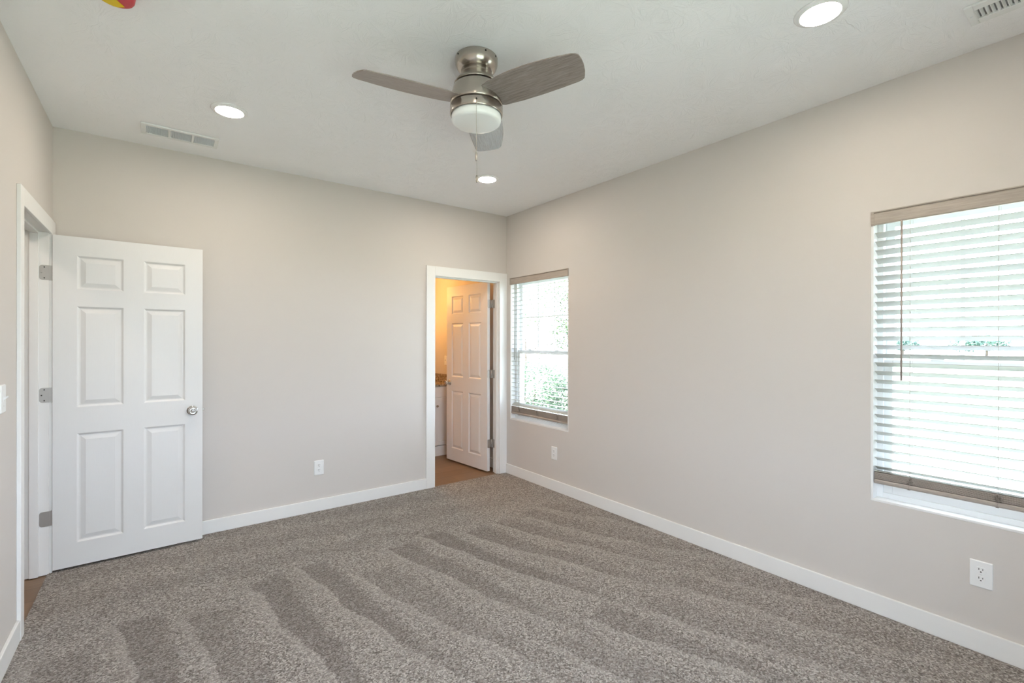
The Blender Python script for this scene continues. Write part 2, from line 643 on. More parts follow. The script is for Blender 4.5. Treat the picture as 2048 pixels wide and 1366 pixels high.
BT = 0.014
baseboard('baseboard_right', XR - BT, XR, YN, YB, 'flat white baseboard along the window wall')
baseboard('baseboard_back', XL, 2.036, YB - BT, YB, 'flat white baseboard under the back wall from the white door to the bathroom casing', 0.098)
baseboard('baseboard_left', XL, XL + BT, YN, 3.138, 'flat white baseboard at the bottom left below the light switch')
baseboard('baseboard_near', XL + BT, XR - BT, YN, YN + BT, 'flat white baseboard on the wall behind the camera')
baseboard('baseboard_bathroom', XR - BT, XR, YBB + 0.01, 5.17, 'white baseboard inside the bathroom behind its door')

# ---- door trims (casing + jamb + stop) as trim_n
b = MB()
CT = 0.016
b.box(2.035, 2.127, YB - CT, YB, 0, 2.127)                       # left casing
b.box(2.889, XR - 0.001, YB - CT, YB, 0, 2.127)                  # right casing
b.box(2.127, 2.889, YB - CT, YB, 2.036, 2.127)                   # head casing
o = b.build('trim_1', TRIM, None, 0.0025)
tag(o, 'flat white casing around the bathroom doorway', 'door casing', None, 'structure')
b = MB()
b.box(D2[0], 2.131, YB - 0.002, YBB + 0.002, -0.004, 2.034)
b.box(2.883, D2[1], YB - 0.002, YBB + 0.002, -0.004, 2.034)
b.box(D2[0], D2[1], YB - 0.002, YBB + 0.002, 2.034, D2[2])
sy0, sy1 = YB + 0.018, YB + 0.054
b.box(2.131, 2.143, sy0, sy1, -0.004, 2.022)
b.box(2.871, 2.883, sy0, sy1, -0.004, 2.022)
b.box(2.131, 2.883, sy0, sy1, 2.022, 2.034)
o = b.build('trim_2', TRIM, None, 0.0015)
tag(o, 'white jamb and door stop lining the bathroom doorway', 'door jamb', None, 'structure')
b = MB()
b.box(XL, XL + CT, 3.138, 3.205, 0, 2.140)
b.box(XL, XL + CT, 3.945, 4.060, 0, 2.140)
b.box(XL, XL + CT, 3.205, 3.945, 2.052, 2.140)
o = b.build('trim_3', TRIM, None, 0.0025)
tag(o, 'flat white casing around the hall doorway at the far left', 'door casing', None, 'structure')
b = MB()
xa, xb = XL - 0.127, XL + 0.002
b.box(xa, xb, D1[0], 3.210, -0.004, 2.057)
b.box(xa, xb, 3.940, D1[1], -0.004, 2.057)
b.box(xa, xb, D1[0], D1[1], 2.057, D1[2])
b.box(XL - 0.082, XL - 0.042, 3.210, 3.222, -0.004, 2.045)
b.box(XL - 0.082, XL - 0.042, 3.928, 3.940, -0.004, 2.045)
b.box(XL - 0.082, XL - 0.042, 3.210, 3.940, 2.045, 2.057)
o = b.build('trim_4', TRIM, None, 0.0015)
tag(o, 'white jamb and door stop lining the hall doorway', 'door jamb', None, 'structure')


# ------------------------------------------------------------------ six-panel doors
def panel_face(b, y, sgn, w, h, xs, zs):
    """one face of a moulded six-panel door at depth y; sgn: +1 recess goes to +y"""
    ux = [0, xs[0], xs[1], xs[2], xs[3], w]
    uz = [0, zs[0], zs[1], zs[2], zs[3], zs[4], zs[5], h]
    for i in range(5):
        for j in range(7):
            x0, x1, z0, z1 = ux[i], ux[i + 1], uz[j], uz[j + 1]
            if i in (1, 3) and j in (1, 3, 5):
                rings = [(0, 0), (0.005, 0.0035), (0.011, 0.0085), (0.017, 0.0085), (0.041, 0.0015)]
                prev = None
                for ins, dep in rings:
                    q = [(x0 + ins, y + sgn * dep, z0 + ins), (x1 - ins, y + sgn * dep, z0 + ins), (x1 - ins, y + sgn * dep, z1 - ins), (x0 + ins, y + sgn * dep, z1 - ins)]
                    if prev:
                        for k in range(4):
                            b.add([prev[k], prev[(k + 1) % 4], q[(k + 1) % 4], q[k]], [(0, 1, 2, 3)])
                    prev = q
                b.add(prev, [(0, 1, 2, 3)])
            else:
                b.add([(x0, y, z0), (x1, y, z0), (x1, y, z1), (x0, y, z1)], [(0, 1, 2, 3)])


def make_door(name, loc, rz, thick, label, hinge_zs, knob_label, flip):
    """local x along the width from the hinge edge, thickness from y=0 to y=thick; y=0 is the face seen"""
    w, h = 0.760, 2.030
    xs, zs = (0.109, 0.331, 0.435, 0.659), (0.144, 0.816, 0.979, 1.601, 1.707, 1.914)
    b = MB()
    s = 1 if thick > 0 else -1
    panel_face(b, 0.0, s, w, h, xs, zs)
    panel_face(b, thick, -s, w, h, xs, zs)
    for q in ([(0, 0), (0, h)], [(w, 0), (w, h)]):
        (x0, z0), (x1, z1) = q
        b.add([(x0, 0, z0), (x0, thick, z0), (x1, thick, z1), (x1, 0, z1)], [(0, 1, 2, 3)])
    for z in (0, h):
        b.add([(0, 0, z), (w, 0, z), (w, thick, z), (0, thick, z)], [(0, 1, 2, 3)])
    o = b.build(name, DOORP)
    import bmesh
    bm = bmesh.new()
    bm.from_mesh(o.data)
    bmesh.ops.remove_doubles(bm, verts=bm.verts, dist=1e-5)
    bmesh.ops.recalc_face_normals(bm, faces=bm.faces)
    bm.to_mesh(o.data)
    bm.free()
    o.location = loc
    o.rotation_euler = (0, 0, rz)
    tag(o, label, 'door', None, 'structure')
    kz, kx = 0.906, w - 0.060
    for side in (0, 1):
        y0, d = (0.0, -s) if side == 0 else (thick, s)
        rose = [(0.0, 0.0), (0.033, 0.0), (0.033, 0.003 * d), (0.031, 0.0065 * d), (0.022, 0.009 * d), (0.0135, 0.012 * d)]
        knob = rose + [(0.012, 0.016 * d), (0.0115, 0.027 * d), (0.014, 0.031 * d), (0.022, 0.036 * d), (0.0272, 0.043 * d), (0.0285, 0.050 * d), (0.0265, 0.0565 * d), (0.020, 0.0605 * d), (0.014, 0.0600 * d), (0.0115, 0.0575 * d), (0.0085, 0.0575 * d), (0.007, 0.0605 * d), (0.0, 0.0605 * d)]
        k = MB().lathe(knob, (kx, y0, kz), 32, 'Y').build('door_knob', CHROME, o, 0, True)
        k['label'] = knob_label
    MB().box(w, w + 0.0012, min(0.006 * s, 0.030 * s), max(0.006 * s, 0.030 * s), kz - 0.028, kz + 0.028).build('latch_plate', HINGE, o, 0, True)
    MB().prism([(w + 0.0012, 0.012 * s), (w + 0.0105, 0.012 * s), (w + 0.0105, 0.016 * s), (w + 0.0012, 0.024 * s)], kz - 0.007, kz + 0.007).build('latch_bolt', CHROME, o, 0.001, True)
    return o


# open bedroom door, swung back along the back wall
a1 = math.radians(1.7)
door1 = make_door('door_1', (-0.512, 3.932, 0.016), a1, 0.035, 'open white six-panel bedroom door standing against the back wall at the left', None, 'round satin chrome knob', False)


def rounded_leaf(b, face, u0, u1, z0, z1, r, c0, c1, corner):
    """hinge leaf plate; corner: which u side is rounded (-1 u0, +1 u1). face 'Y': u is x and plate thickness in y"""
    pts = []
    if corner < 0:
        for k in range(6):
            a = math.pi + k * math.pi / 10
            pts.append((u0 + r + r * math.cos(a), z0 + r + r * math.sin(a)))
        pts += [(u1, z0), (u1, z1)]
        for k in range(6):
            a = math.pi / 2 + k * math.pi / 10
            pts.append((u0 + r + r * math.cos(a), z1 - r + r * math.sin(a)))
    else:
        pts = [(u0, z0)]
        for k in range(6):
            a = -math.pi / 2 + k * math.pi / 10
            pts.append((u1 - r + r * math.cos(a), z0 + r + r * math.sin(a)))
        for k in range(6):
            a = k * math.pi / 10
            pts.append((u1 - r + r * math.cos(a), z1 - r + r * math.sin(a)))
        pts.append((u0, z1))
    b.prism(pts, c0, c1, face)


inv1 = Matrix.Rotation(-a1, 4, 'Z')
for z0, bright in ((1.770, True), (1.033, False), (0.288, False)):
    z1 = z0 + 0.089
    b = MB()
    # leaf let into the jamb, facing the camera
    rounded_leaf(b, 'Y', XL - 0.040, XL + 0.004, z0, z1, 0.014, 3.9385, 3.9405, -1)
    b.box(XL, XL + 0.0175, 3.9415, 3.9435, z0, z1)
    b.lathe([(0, z0), (0.0055, z0), (0.0055, z1), (0, z1)], (XL + 0.0205, 3.9440, 0), 14)
    b.lathe([(0, z1), (0.004, z1), (0.0045, z1 + 0.004), (0, z1 + 0.006)], (XL + 0.0205, 3.9440, 0), 14)
    L = Vector((-0.512, 3.932, 0.016))
    b.v = [tuple(inv1 @ (Vector(q) - L)) for q in b.v]
    hg = b.build('hinge', HINGE, door1, 0, True)
    hg['label'] = 'satin nickel butt hinge leaf on the jamb'
    for dx, dz, rr in () if z0 < 0.5 else ((-0.018, 0.012, 0.0035), (-0.030, 0.0445, 0.0035), (-0.018, 0.077, 0.0035)):
        s = MB().lathe([(0, -0.0006), (rr, -0.0006), (rr, 0.0005), (0, 0.0005)], (XL + dx, 3.9382, z0 + dz), 12, 'Y')
        s.v = [tuple(inv1 @ (Vector(q) - L)) for q in s.v]
        s.build('screw', CHROME if bright and rr and dz == 0.0445 else DARK, hg, 0, True)

# bathroom door, swung into the bathroom
dvec = Vector((-0.095, 0.9955))
a2 = math.atan2(dvec.y, dvec.x)
L2 = Vector((2.812, 4.180, 0.012))
door2 = make_door('door_2', L2, a2, -0.035, 'white six-panel bathroom door half open behind the doorway in the back wall', None, 'round satin chrome knob', True)
inv2 = Matrix.Rotation(-a2, 4, 'Z')
for z0 in (1.762, 1.008, 0.262):
    z1 = z0 + 0.089
    b = MB()
    b.box(2.879, 2.8835, YBB - 0.042, YBB + 0.002, z0, z1)                 # jamb leaf
    rounded_leaf(b, 'Y', 2.815, 2.852, z0, z1, 0.010, 4.1765, 4.1790, -1)
    b.lathe([(0, z0), (0.0062, z0), (0.0062, z1), (0, z1)], (2.862, YBB + 0.004, 0), 14)
    b.box(2.850, 2.866, 4.1765, 4.1790, z0, z1)
    b.box(2.858, 2.8835, YBB - 0.001, YBB + 0.0015, z0, z1)
    b.v = [tuple(inv2 @ (Vector(q) - L2)) for q in b.v]
    b.build('hinge', HINGE, door2, 0, True)['label'] = 'satin nickel hinge between door edge and jamb'


# ------------------------------------------------------------------ windows
def make_window(name, w, label):
    y0, y1, z0, z1 = w
    liner = MB()
    T = 0.012
    xo = XR + 0.062
    liner.box(XR, xo, y0, y0 + T, z0, z1)
    liner.box(XR, xo, y1 - T, y1, z0, z1)
    liner.box(XR, xo, y0 + T, y1 - T, z0, z0 + T)
    liner.box(XR, xo, y0 + T, y1 - T, z1 - T, z1)
    X0 = XR + 0.062
    root = empty(name, (X0, (y0 + y1) / 2, z0), label, 'window', None, 0, 'structure')
    b = MB()
    fw = 0.038
    b.box(X0, XR + WT + 0.005, y0, y0 + fw, z0, z1)
    b.box(X0, XR + WT + 0.005, y1 - fw, y1, z0, z1)
    b.box(X0, XR + WT + 0.005, y0 + fw, y1 - fw, z0, z0 + fw)
    b.box(X0, XR + WT + 0.005, y0 + fw, y1 - fw, z1 - fw, z1)
    b.build('window_frame', VINYL, root, 0.002)
    liner.build('window_sill', TRIM, root, 0.002)['label'] = 'white painted return and sill'
    zm = z0 + 0.717
    ya, yb = y0 + fw, y1 - fw

    def sash(nm, xa, xb, za, zb, rail_b, rail_t, grid):
        s = MB()
        st = 0.036
        s.box(xa, xb, ya, ya + st, za, zb)
        s.box(xa, xb, yb - st, yb, za, zb)
        s.box(xa, xb, ya + st, yb - st, za, za + rail_b)
        s.box(xa, xb, ya + st, yb - st, zb - rail_t, zb)
        so = s.build(nm, VINYL, root, 0.002)
        xm = (xa + xb) / 2
        g = MB().box(xm - 0.002, xm + 0.002, ya + st - 0.003, yb - st + 0.003, za + rail_b - 0.003, zb - rail_t + 0.003)
        go = g.build('pane', GLASS, root)
        go.parent = so
        go.location = (0, 0, 0)
        if grid:
            m = MB()
            ga, gb, gz0, gz1 = ya + st, yb - st, za + rail_b, zb - rail_t
            for k in (1, 2):
                yy = ga + (gb - ga) * k / 3
                m.box(xm - 0.006, xm - 0.0022, yy - 0.008, yy + 0.008, gz0, gz1)
            zz = (gz0 + gz1) / 2
            m.box(xm - 0.0065, xm - 0.0027, ga + 0.0005, gb - 0.0005, zz - 0.008, zz + 0.008)
            mo = m.build('muntin', VINYL, root)
            mo.parent = so
        return so
    up = sash('upper_sash', X0 + 0.048, X0 + 0.078, zm - 0.018, z1 - fw, 0.034, 0.036, True)
    lo = sash('lower_sash', X0 + 0.012, X0 + 0.044, z0 + fw, zm + 0.018, 0.050, 0.036, False)
    for yy in (y0 + (y1 - y0) * 0.27, y0 + (y1 - y0) * 0.73):
        k = MB().box(X0 + 0.012, X0 + 0.046, yy - 0.026, yy + 0.026, zm + 0.018, zm + 0.028)
        ko = k.build('sash_lock', VINYL, root, 0.002)
        ko.parent = lo
    return root


make_window('window_1', W1, 'double-hung white window at the right edge behind the larger lowered blind')
make_window('window_2', W2, 'double-hung white window beside the room corner and bathroom doorway')


# unseen uncurtained window, added behind the camera to bring in cool fill daylight
x0, x1, z0, z1 = W3
root = empty('fill_window', ((x0 + x1) / 2, YN - 0.06, z0), 'wide white unseen window added behind the camera for fill daylight', 'window', None, 0, 'structure')
b = MB()
b.box(x0, x0 + 0.04, YN - 0.12, YN - 0.05, z0, z1)
b.box(x1 - 0.04, x1, YN - 0.12, YN - 0.05, z0, z1)
b.box((x0 + x1) / 2 - 0.04, (x0 + x1) / 2 + 0.04, YN - 0.12, YN - 0.05, z0, z1)
for za, zb in ((z0, z0 + 0.04), (z1 - 0.04, z1)):
    b.box(x0 + 0.04, (x0 + x1) / 2 - 0.04, YN - 0.12, YN - 0.05, za, zb)
    b.box((x0 + x1) / 2 + 0.04, x1 - 0.04, YN - 0.12, YN - 0.05, za, zb)
b.build('window_frame', VINYL, root, 0.002)
for xa, xb in ((x0 + 0.038, (x0 + x1) / 2 - 0.038), ((x0 + x1) / 2 + 0.038, x1 - 0.038)):
    MB().box(xa, xb, YN - 0.088, YN - 0.084, z0 + 0.038, z1 - 0.038).build('pane', GLASS, root)


# ------------------------------------------------------------------ blinds
CORDD = paint('grey_string', (0.30, 0.265, 0.225), 0.8, 0, 0)


def make_blind(w, tilt, n, ztop, zstack, label, wand_y, wand_mat, ladders, hstack=0.036, tipped=False):
    y0, y1, z0, z1 = w
    T = 0.012
    ya, yb = y0 + T + 0.004, y1 - T - 0.003
    root = empty('window_blind', (XR + 0.03, (y0 + y1) / 2, z0), label, 'blind', 'taupe horizontal blinds')
    # valance: moulded board with returns
    prof = [(XR + 0.006, z1 - 0.071), (XR - 0.004, z1 - 0.071), (XR - 0.007, z1 - 0.066), (XR - 0.007, z1 - 0.014), (XR - 0.003, z1 - 0.012), (XR - 0.003, z1 - 0.009), (XR - 0.009, z1 - 0.007), (XR - 0.009, z1 - 0.002), (XR + 0.006, z1 - 0.002)]
    v = MB()
    v.prism([(x, z) for x, z in prof], y0 + 0.014, y1 - 0.014, 'Y')
    v.build('valance', BLINDW, root)
    for a, bb in ((y0 + 0.002, y0 + 0.0155), (y1 - 0.0155, y1 - 0.002)):
        c = MB()
        c.prism([(XR + 0.008, z1 - 0.073), (XR - 0.006, z1 - 0.073), (XR - 0.010, z1 - 0.066), (XR - 0.010, z1 - 0.014), (XR - 0.012, z1 - 0.006), (XR - 0.012, z1 - 0.002), (XR + 0.008, z1 - 0.002)], a, bb, 'Y')
        c.build('valance_clip', BLINDW, root)
    MB().box(XR + 0.012, XR + 0.055, ya, yb, z1 - 0.062, z1 - 0.014).build('headrail', SLATM, root, 0.002)
    xc, hw = XR + 0.033, 0.0245
    pitch_z = 0.045

    def slat(b, zc, ang, x=xc):
        # gently cambered slat, room edge first
        pts = []
        for k in range(5):
            u = -hw + 2 * hw * k / 4
            cam_ = 0.0016 * (1 - (u / hw) ** 2)
            pts.append((x + u * math.cos(ang) + cam_ * math.sin(ang), zc - u * math.sin(ang) + cam_ * math.cos(ang)))
        low = [(px - 0.0026 * math.sin(ang), pz - 0.0026 * math.cos(ang)) for px, pz in pts]
        b.prism(pts + low[::-1], ya, yb, 'Y')
    s = MB()
    zc0 = ztop - hw * math.sin(tilt)
    for i in range(n):
        slat(s, zc0 - pitch_z * i, tilt)
    if tipped:
        slat(s, zstack + 0.024, math.radians(-38))
    else:
        slat(s, zstack + 0.0045, math.radians(8))
    s.build('slats', SLATM, root)
    # stacked slats on the bottom rail
    st = MB()
    k = 0
    z = zstack - 0.003
    while z > zstack - hstack:
        slat(st, z, math.radians(6), xc + (0.0008 if k % 2 else -0.0008))
        z -= 0.0043
        k += 1
    st.build('stacked_slats', BLINDW, root)
    zr = z + 0.001
    r = MB()
    xa, xb2 = xc - 0.0265, xc + 0.0265
    r.prism([(xa + 0.003, zr), (xa - 0.001, zr - 0.006), (xa, zr - 0.016), (xa + 0.006, zr - 0.023), (xb2 - 0.006, zr - 0.023), (xb2, zr - 0.016), (xb2, zr)], ya, yb, 'Y')
    r.build('bottom_rail', BLINDW, root)
    for yl in ladders:
        c = MB()
        for dx in (-0.0262, 0.0262):
            c.tube([(xc + dx, yl, zr), (xc + dx, yl, z1 - 0.064)], 0.0006, 5)
        c.tube([(xc, yl + 0.004, zr), (xc, yl + 0.004, z1 - 0.064)], 0.0007, 5)
        lo = c.build('ladder_cord', CORD, root)
        # slack strings gathered in front of the stack
        g = MB()
        rr = random.Random(int(yl * 1000))
        pts = []
        for q in range(24):
            pts.append((xa - 0.0015 - 0.003 * rr.random(), yl + (rr.random() - 0.5) * 0.036, zstack - 0.002 - (hstack - 0.002) * rr.random()))
        g.tube(pts, 0.0009, 4)
        g.tube([(xa - 0.003, yl, zr - 0.002), (xa - 0.003, yl + 0.003, zr - 0.014), (xa + 0.002, yl + 0.004, zr - 0.024)], 0.0008, 4)
        g.lathe([(0, 0), (0.006, 0), (0.006, -0.003), (0, -0.003)], (xa + 0.010, yl + 0.004, zr - 0.0225), 12)
        go = g.build('cord_slack', CORDD, root)
        go.parent = lo
    wd = MB()
    wd.tube([(XR - 0.002, wand_y, z1 - 0.066), (XR - 0.002, wand_y, 1.213)], 0.0042, 6)
    wd.tube([(XR + 0.012, wand_y, z1 - 0.060), (XR - 0.001, wand_y, z1 - 0.064), (XR - 0.002, wand_y, z1 - 0.085)], 0.0016, 6)
    wd.build('tilt_wand', wand_mat, root)
    return root


WANDT = paint('taupe_wand', (0.40, 0.33, 0.29), 0.4, 0, 0)
WANDG = paint('grey_wand', (0.50, 0.52, 0.50), 0.4, 0, 0)
make_blind(W1, math.radians(25), 28, 1.976, 0.728, 'taupe blind with tilted slats over the right-hand window', 0.713, WANDT, (0.682, 0.372, 0.062))
make_blind(W2, math.radians(1.5), 27, 1.962, 0.722, 'taupe blind with flat open slats over the window beside the room corner', 3.925, WANDG, (3.265, 3.558, 3.852), 0.057, True)


# ------------------------------------------------------------------ ceiling fan
FX, FY = 1.202, 1.883
fan = empty('ceiling_fan', (FX, FY, H), 'brushed nickel ceiling fan with three grey wood blades and frosted light', 'ceiling fan')
c0 = (FX, FY, 0)
DG = NT('dark_gap', 0.5)
DG.color((0.012, 0.011, 0.010))
DG = DG.m
can = MB().lathe([(0, H - 0.0005), (0.0995, H - 0.0005), (0.1005, H - 0.004), (0.1005, H - 0.020), (0.099, H - 0.032), (0.094, H - 0.045), (0.086, H - 0.055), (0.077, H - 0.0605), (0.070, H - 0.062), (0, H - 0.062)], c0, 64).build('canopy', NICKEL, fan)
for ang in (-98, -62, 60, 180):
    a = math.radians(ang)
    px, py = FX + 0.1003 * math.cos(a), FY + 0.1003 * math.sin(a)
    sl = MB().lathe([(0, -0.0012), (0.004, -0.0012), (0.004, 0.0012), (0, 0.0012)], (px, py, H - 0.012), 10, 'Y')
    sl.build('screw', DG, fan).parent = can
MB().lathe([(0.066, H - 0.060), (0.0735, H - 0.0605), (0.0735, H - 0.078), (0.079, H - 0.088), (0.092, H - 0.107), (0.1045, H - 0.1245), (0.1055, H - 0.1275), (0.100, H - 0.1285), (0.06, H - 0.1285)], c0, 64).build('neck_cover', NICKEL, fan)
MB().lathe([(0.05, H - 0.1280), (0.0965, H - 0.1280), (0.0965, H - 0.1380), (0.05, H - 0.1345)], c0, 64).build('seam', DG, fan)
MB().lathe([(0.05, H - 0.1375), (0.107, H - 0.1375), (0.1085, H - 0.140), (0.1115, H - 0.150), (0.117, H - 0.172), (0.1225, H - 0.200), (0.1240, H - 0.213), (0.1240, H - 0.2245), (0.1225, H - 0.2260), (0.05, H - 0.2260)], c0, 64).build('motor_housing', NICKEL, fan)
MB().lathe([(0.05, H - 0.2255), (0.1165, H - 0.2255), (0.1165, H - 0.2330), (0.05, H - 0.2310)], c0, 64).build('seam', DG, fan)
ring = MB().lathe([(0.05, H - 0.2325), (0.1230, H - 0.2325), (0.1245, H - 0.234), (0.1245, H - 0.268), (0.1225, H - 0.272), (0.1195, H - 0.272), (0.1190, H - 0.262), (0.05, H - 0.262)], c0, 64).build('light_kit_band', NICKEL, fan)
MB().lathe([(0.0, H - 0.263), (0.1165, H - 0.263), (0.1172, H - 0.282), (0.1166, H - 0.2935), (0.1140, H - 0.3005), (0.1085, H - 0.3052), (0.100, H - 0.3075), (0.0, H - 0.3085)], c0, 64).build('glass_shade', FROST, fan)

# blades
outline_r = [(0.090, -0.080), (0.127, -0.090), (0.18, -0.097), (0.25, -0.1005), (0.32, -0.0995), (0.39, -0.094), (0.46, -0.084), (0.53, -0.070), (0.549, -0.062), (0.557, -0.050), (0.559, -0.030), (0.556, 0.0), (0.546, 0.035), (0.535, 0.058), (0.528, 0.070), (0.516, 0.077), (0.495, 0.080), (0.42, 0.0825), (0.32, 0.083), (0.22, 0.080), (0.124, 0.071), (0.105, 0.062), (0.100, 0.045), (0.099, 0.0), (0.095, -0.045)]
z_b, pit = 2.5377, math.radians(12.85)
th0 = math.radians(-71.05)
bl = MB()
TH = 0.0052


def blade_pt(s, tt, up):
    return (s, tt * math.cos(pit) + up * math.sin(pit), -tt * math.sin(pit) + up * math.cos(pit))


nO = len(outline_r)
bl.add([blade_pt(s, q, TH / 2) for s, q in outline_r] + [blade_pt(s, q, -TH / 2) for s, q in outline_r],
       [tuple(range(nO)), tuple(range(2 * nO - 1, nO - 1, -1))] + [(k, nO + k, nO + (k + 1) % nO, (k + 1) % nO) for k in range(nO)])
blade = bl.build('blade', BLADEW, fan, 0.0015, True)
arm = MB()
arm_poly = [(0.075, -0.022), (0.20, -0.030), (0.225, -0.020), (0.23, 0.0), (0.225, 0.020), (0.20, 0.030), (0.075, 0.022)]
arm.add([blade_pt(s, q, TH / 2 + 0.0035) for s, q in arm_poly] + [blade_pt(s, q, TH / 2 + 0.0002) for s, q in arm_poly],
        [tuple(range(7)), tuple(range(13, 6, -1))] + [(k, 7 + k, 7 + (k + 1) % 7, (k + 1) % 7) for k in range(7)])
arm.build('blade_bracket', NICKEL, blade, 0, True)
for k in range(3):
    bb = blade if k == 0 else copy_tree(blade, fan)
    bb.location = (0, 0, z_b - H)
    bb.rotation_euler = (0, 0, th0 + k * 2 * math.pi / 3)

# pull chains: front and rear of the light band
cdir = Vector((-FX, -FY, 0)).normalized()
for sgn, zt, zf, lab in ((1, 2.492, 2.212, 'front pull chain with barrel fob'), (-1, 2.492, 2.203, 'rear pull chain with barrel fob')):
    off = cdir * (0.1255 * sgn)
    off += Vector((-cdir.y, cdir.x, 0)) * (0.0 if sgn > 0 else 0.002)
    cx, cy = FX + off.x, FY + off.y
    e = off.normalized()
    b = MB()
    b.tube([(cx - e.x * 0.004, cy - e.y * 0.004, zt), (cx + e.x * 0.003, cy + e.y * 0.003, zt - 0.001), (cx + e.x * 0.005, cy + e.y * 0.005, zt - 0.012), (cx + e.x * 0.005, cy + e.y * 0.005, zf + 0.03)], 0.0008, 6)
    z = zt - 0.016
    while z > zf + 0.034:
        b.lathe([(0, 0.0012), (0.0011, 0.0006), (0.0011, -0.0006), (0, -0.0012)], (cx + e.x * 0.005, cy + e.y * 0.005, z), 6)
        z -= 0.0045
    ch = b.build('pull_chain', NICKEL, fan)
    ch['label'] = lab
    f = MB()
    f.lathe([(0, 0.036), (0.003, 0.036), (0.0045, 0.032), (0.0056, 0.026), (0.0056, 0.007), (0.0048, 0.004), (0.0048, 0.0), (0, 0.0)], (cx + e.x * 0.005, cy + e.y * 0.005, zf), 16)
    fo = f.build('chain_fob', NICKEL, fan)
    fo.parent = ch
    h = MB().lathe([(0, -0.001), (0.0042, -0.001), (0.0042, 0.001), (0, 0.001)], (cx, cy, zt), 12, 'Y').build('chain_eyelet', DG, fan)
    h.parent = ch


# ------------------------------------------------------------------ recessed lights
def make_light():
    e = empty('recessed_light', (0, 0, H), 'x', 'ceiling light', 'round recessed ceiling lights')
    r = MB().lathe([(0.070, -0.0005), (0.0935, -0.0005), (0.0935, -0.002), (0.091, -0.0045), (0.0760, -0.0105), (0.0735, -0.0115), (0.071, -0.0105), (0.070, -0.0005)], (0, 0, 0), 64)
    r.build('trim_ring', PLASTIC, e, 0, True)
    d = MB().lathe([(0.0, -0.0105), (0.0715, -0.0105), (0.0715, -0.008), (0.0, -0.008)], (0, 0, 0), 48, 'Z', False)
    d.build('lens', LENS, e, 0, True)
    return e


proto = make_light()
spots = [(0.328, 3.168, 'round lit recessed ceiling light beside the ceiling vent above the white door'),
         (2.158, 3.215, 'round lit recessed ceiling light behind the fan pull chain near the corner'),
         (2.142, 0.775, 'round lit recessed ceiling light at the top right near the partly cut off vent'),
         (0.328, 0.775, 'round recessed ceiling light over the camera corner out of view')]
for i, (x, y, lab) in enumerate(spots):
    e = proto if i == 0 else copy_tree(proto)
    e.location = (x, y, H)
    e['label'] = lab


# ------------------------------------------------------------------ vents
def make_vent(x0, x1, y0, y1, sections, long_axis, label):
    e = empty('ceiling_vent', ((x0 + x1) / 2, (y0 + y1) / 2, H), label, 'vent', 'ceiling vents')
    zt, zb = H - 0.0005, H - 0.011
    mx, my = (0.026, 0.026) if long_axis == 'X' else (0.042, 0.026)
    b = MB()
    # outer flange as four bevelled boards
    b.box(x0, x1, y0, y0 + my, zb, zt)
    b.box(x0, x1, y1 - my, y1, zb, zt)
    b.box(x0, x0 + mx, y0 + my, y1 - my, zb, zt)
    b.box(x1 - mx, x1, y0 + my, y1 - my, zb, zt)
    xa, xb, ya, yb = x0 + mx, x1 - mx, y0 + my, y1 - my
    if long_axis == 'X':
        secs = []
        L = (xb - xa - 0.014 * (sections - 1)) / sections
        for k in range(sections):
            s0 = xa + k * (L + 0.014)
            secs.append((s0, s0 + L))
            if k < sections - 1:
                b.box(s0 + L, s0 + L + 0.014, ya, yb, zb, zt)
    else:
        secs = [(ya, yb)]
    b.build('vent_frame', VENTM, e, 0.003)
    MB().box(xa, xb, ya, yb, zt - 0.0012, zt).build('backing', VENTB if long_axis == 'X' else SHADE, e)
    lv = MB()
    if long_axis == 'X':
        for s0, s1 in secs:
            q = s0 + 0.004
            while q < s1 - 0.003:
                lv.prism([(q, zt - 0.002), (q + 0.0012, zt - 0.002), (q + 0.0052, zb + 0.0005), (q + 0.0040, zb + 0.0005)], ya, yb, 'Y')
                q += 0.0062
        lv.build('louvers', VENTB, e)
    else:
        q = ya + 0.004
        while q < yb - 0.004:
            vs = [(q, zt - 0.002), (q + 0.0013, zt - 0.002), (q + 0.0085, zb + 0.0006), (q + 0.0068, zb + 0.0006)]
            lv.prism([(yy, zz) for yy, zz in vs], xa, xb, 'X')
            q += 0.0152
        lv.build('louvers', VENTM, e)
    s = MB()
    for sx_, sy_ in (((x0 + 0.013, (y0 + y1) / 2), (x1 - 0.013, (y0 + y1) / 2)) if long_axis == 'X' else (((x0 + x1) / 2, y0 + 0.013), ((x0 + x1) / 2, y1 - 0.013))):
        s = MB().lathe([(0, zb - 0.001), (0.004, zb - 0.001), (0.004, zb + 0.001), (0, zb + 0.001)], (sx_, sy_, 0), 12)
        s.build('screw', VENTB, e)
    return e


make_vent(-0.090, 0.322, 3.648, 3.832, 3, 'X', 'white three-section ceiling vent above the open bedroom door')
make_vent(2.568, 2.730, 0.040, 0.423, 1, 'Y', 'white ceiling vent with curved louvers cut off at the top right edge')

# ------------------------------------------------------------------ smoke alarm with its dust cover
SA = (-0.135, 2.325)
e = empty('smoke_alarm', (SA[0], SA[1], H), 'round red and yellow capped smoke alarm on the ceiling at the top left', 'smoke alarm')
MB().lathe([(0, H - 0.0005), (0.058, H - 0.0005), (0.058, H - 0.012), (0, H - 0.012)], (SA[0], SA[1], 0), 48).build('base_plate', PLASTIC, e)
cap = MB().lathe([(0.0, H - 0.011), (0.0645, H - 0.011), (0.0640, H - 0.020), (0.0615, H - 0.036), (0.058, H - 0.042), (0.050, H - 0.0435), (0, H - 0.0440)], (SA[0], SA[1], 0), 64).build('dust_cover', REDP, e)
cap['label'] = 'glossy red plastic cap'
st = MB()
zs_ = H - 0.0445


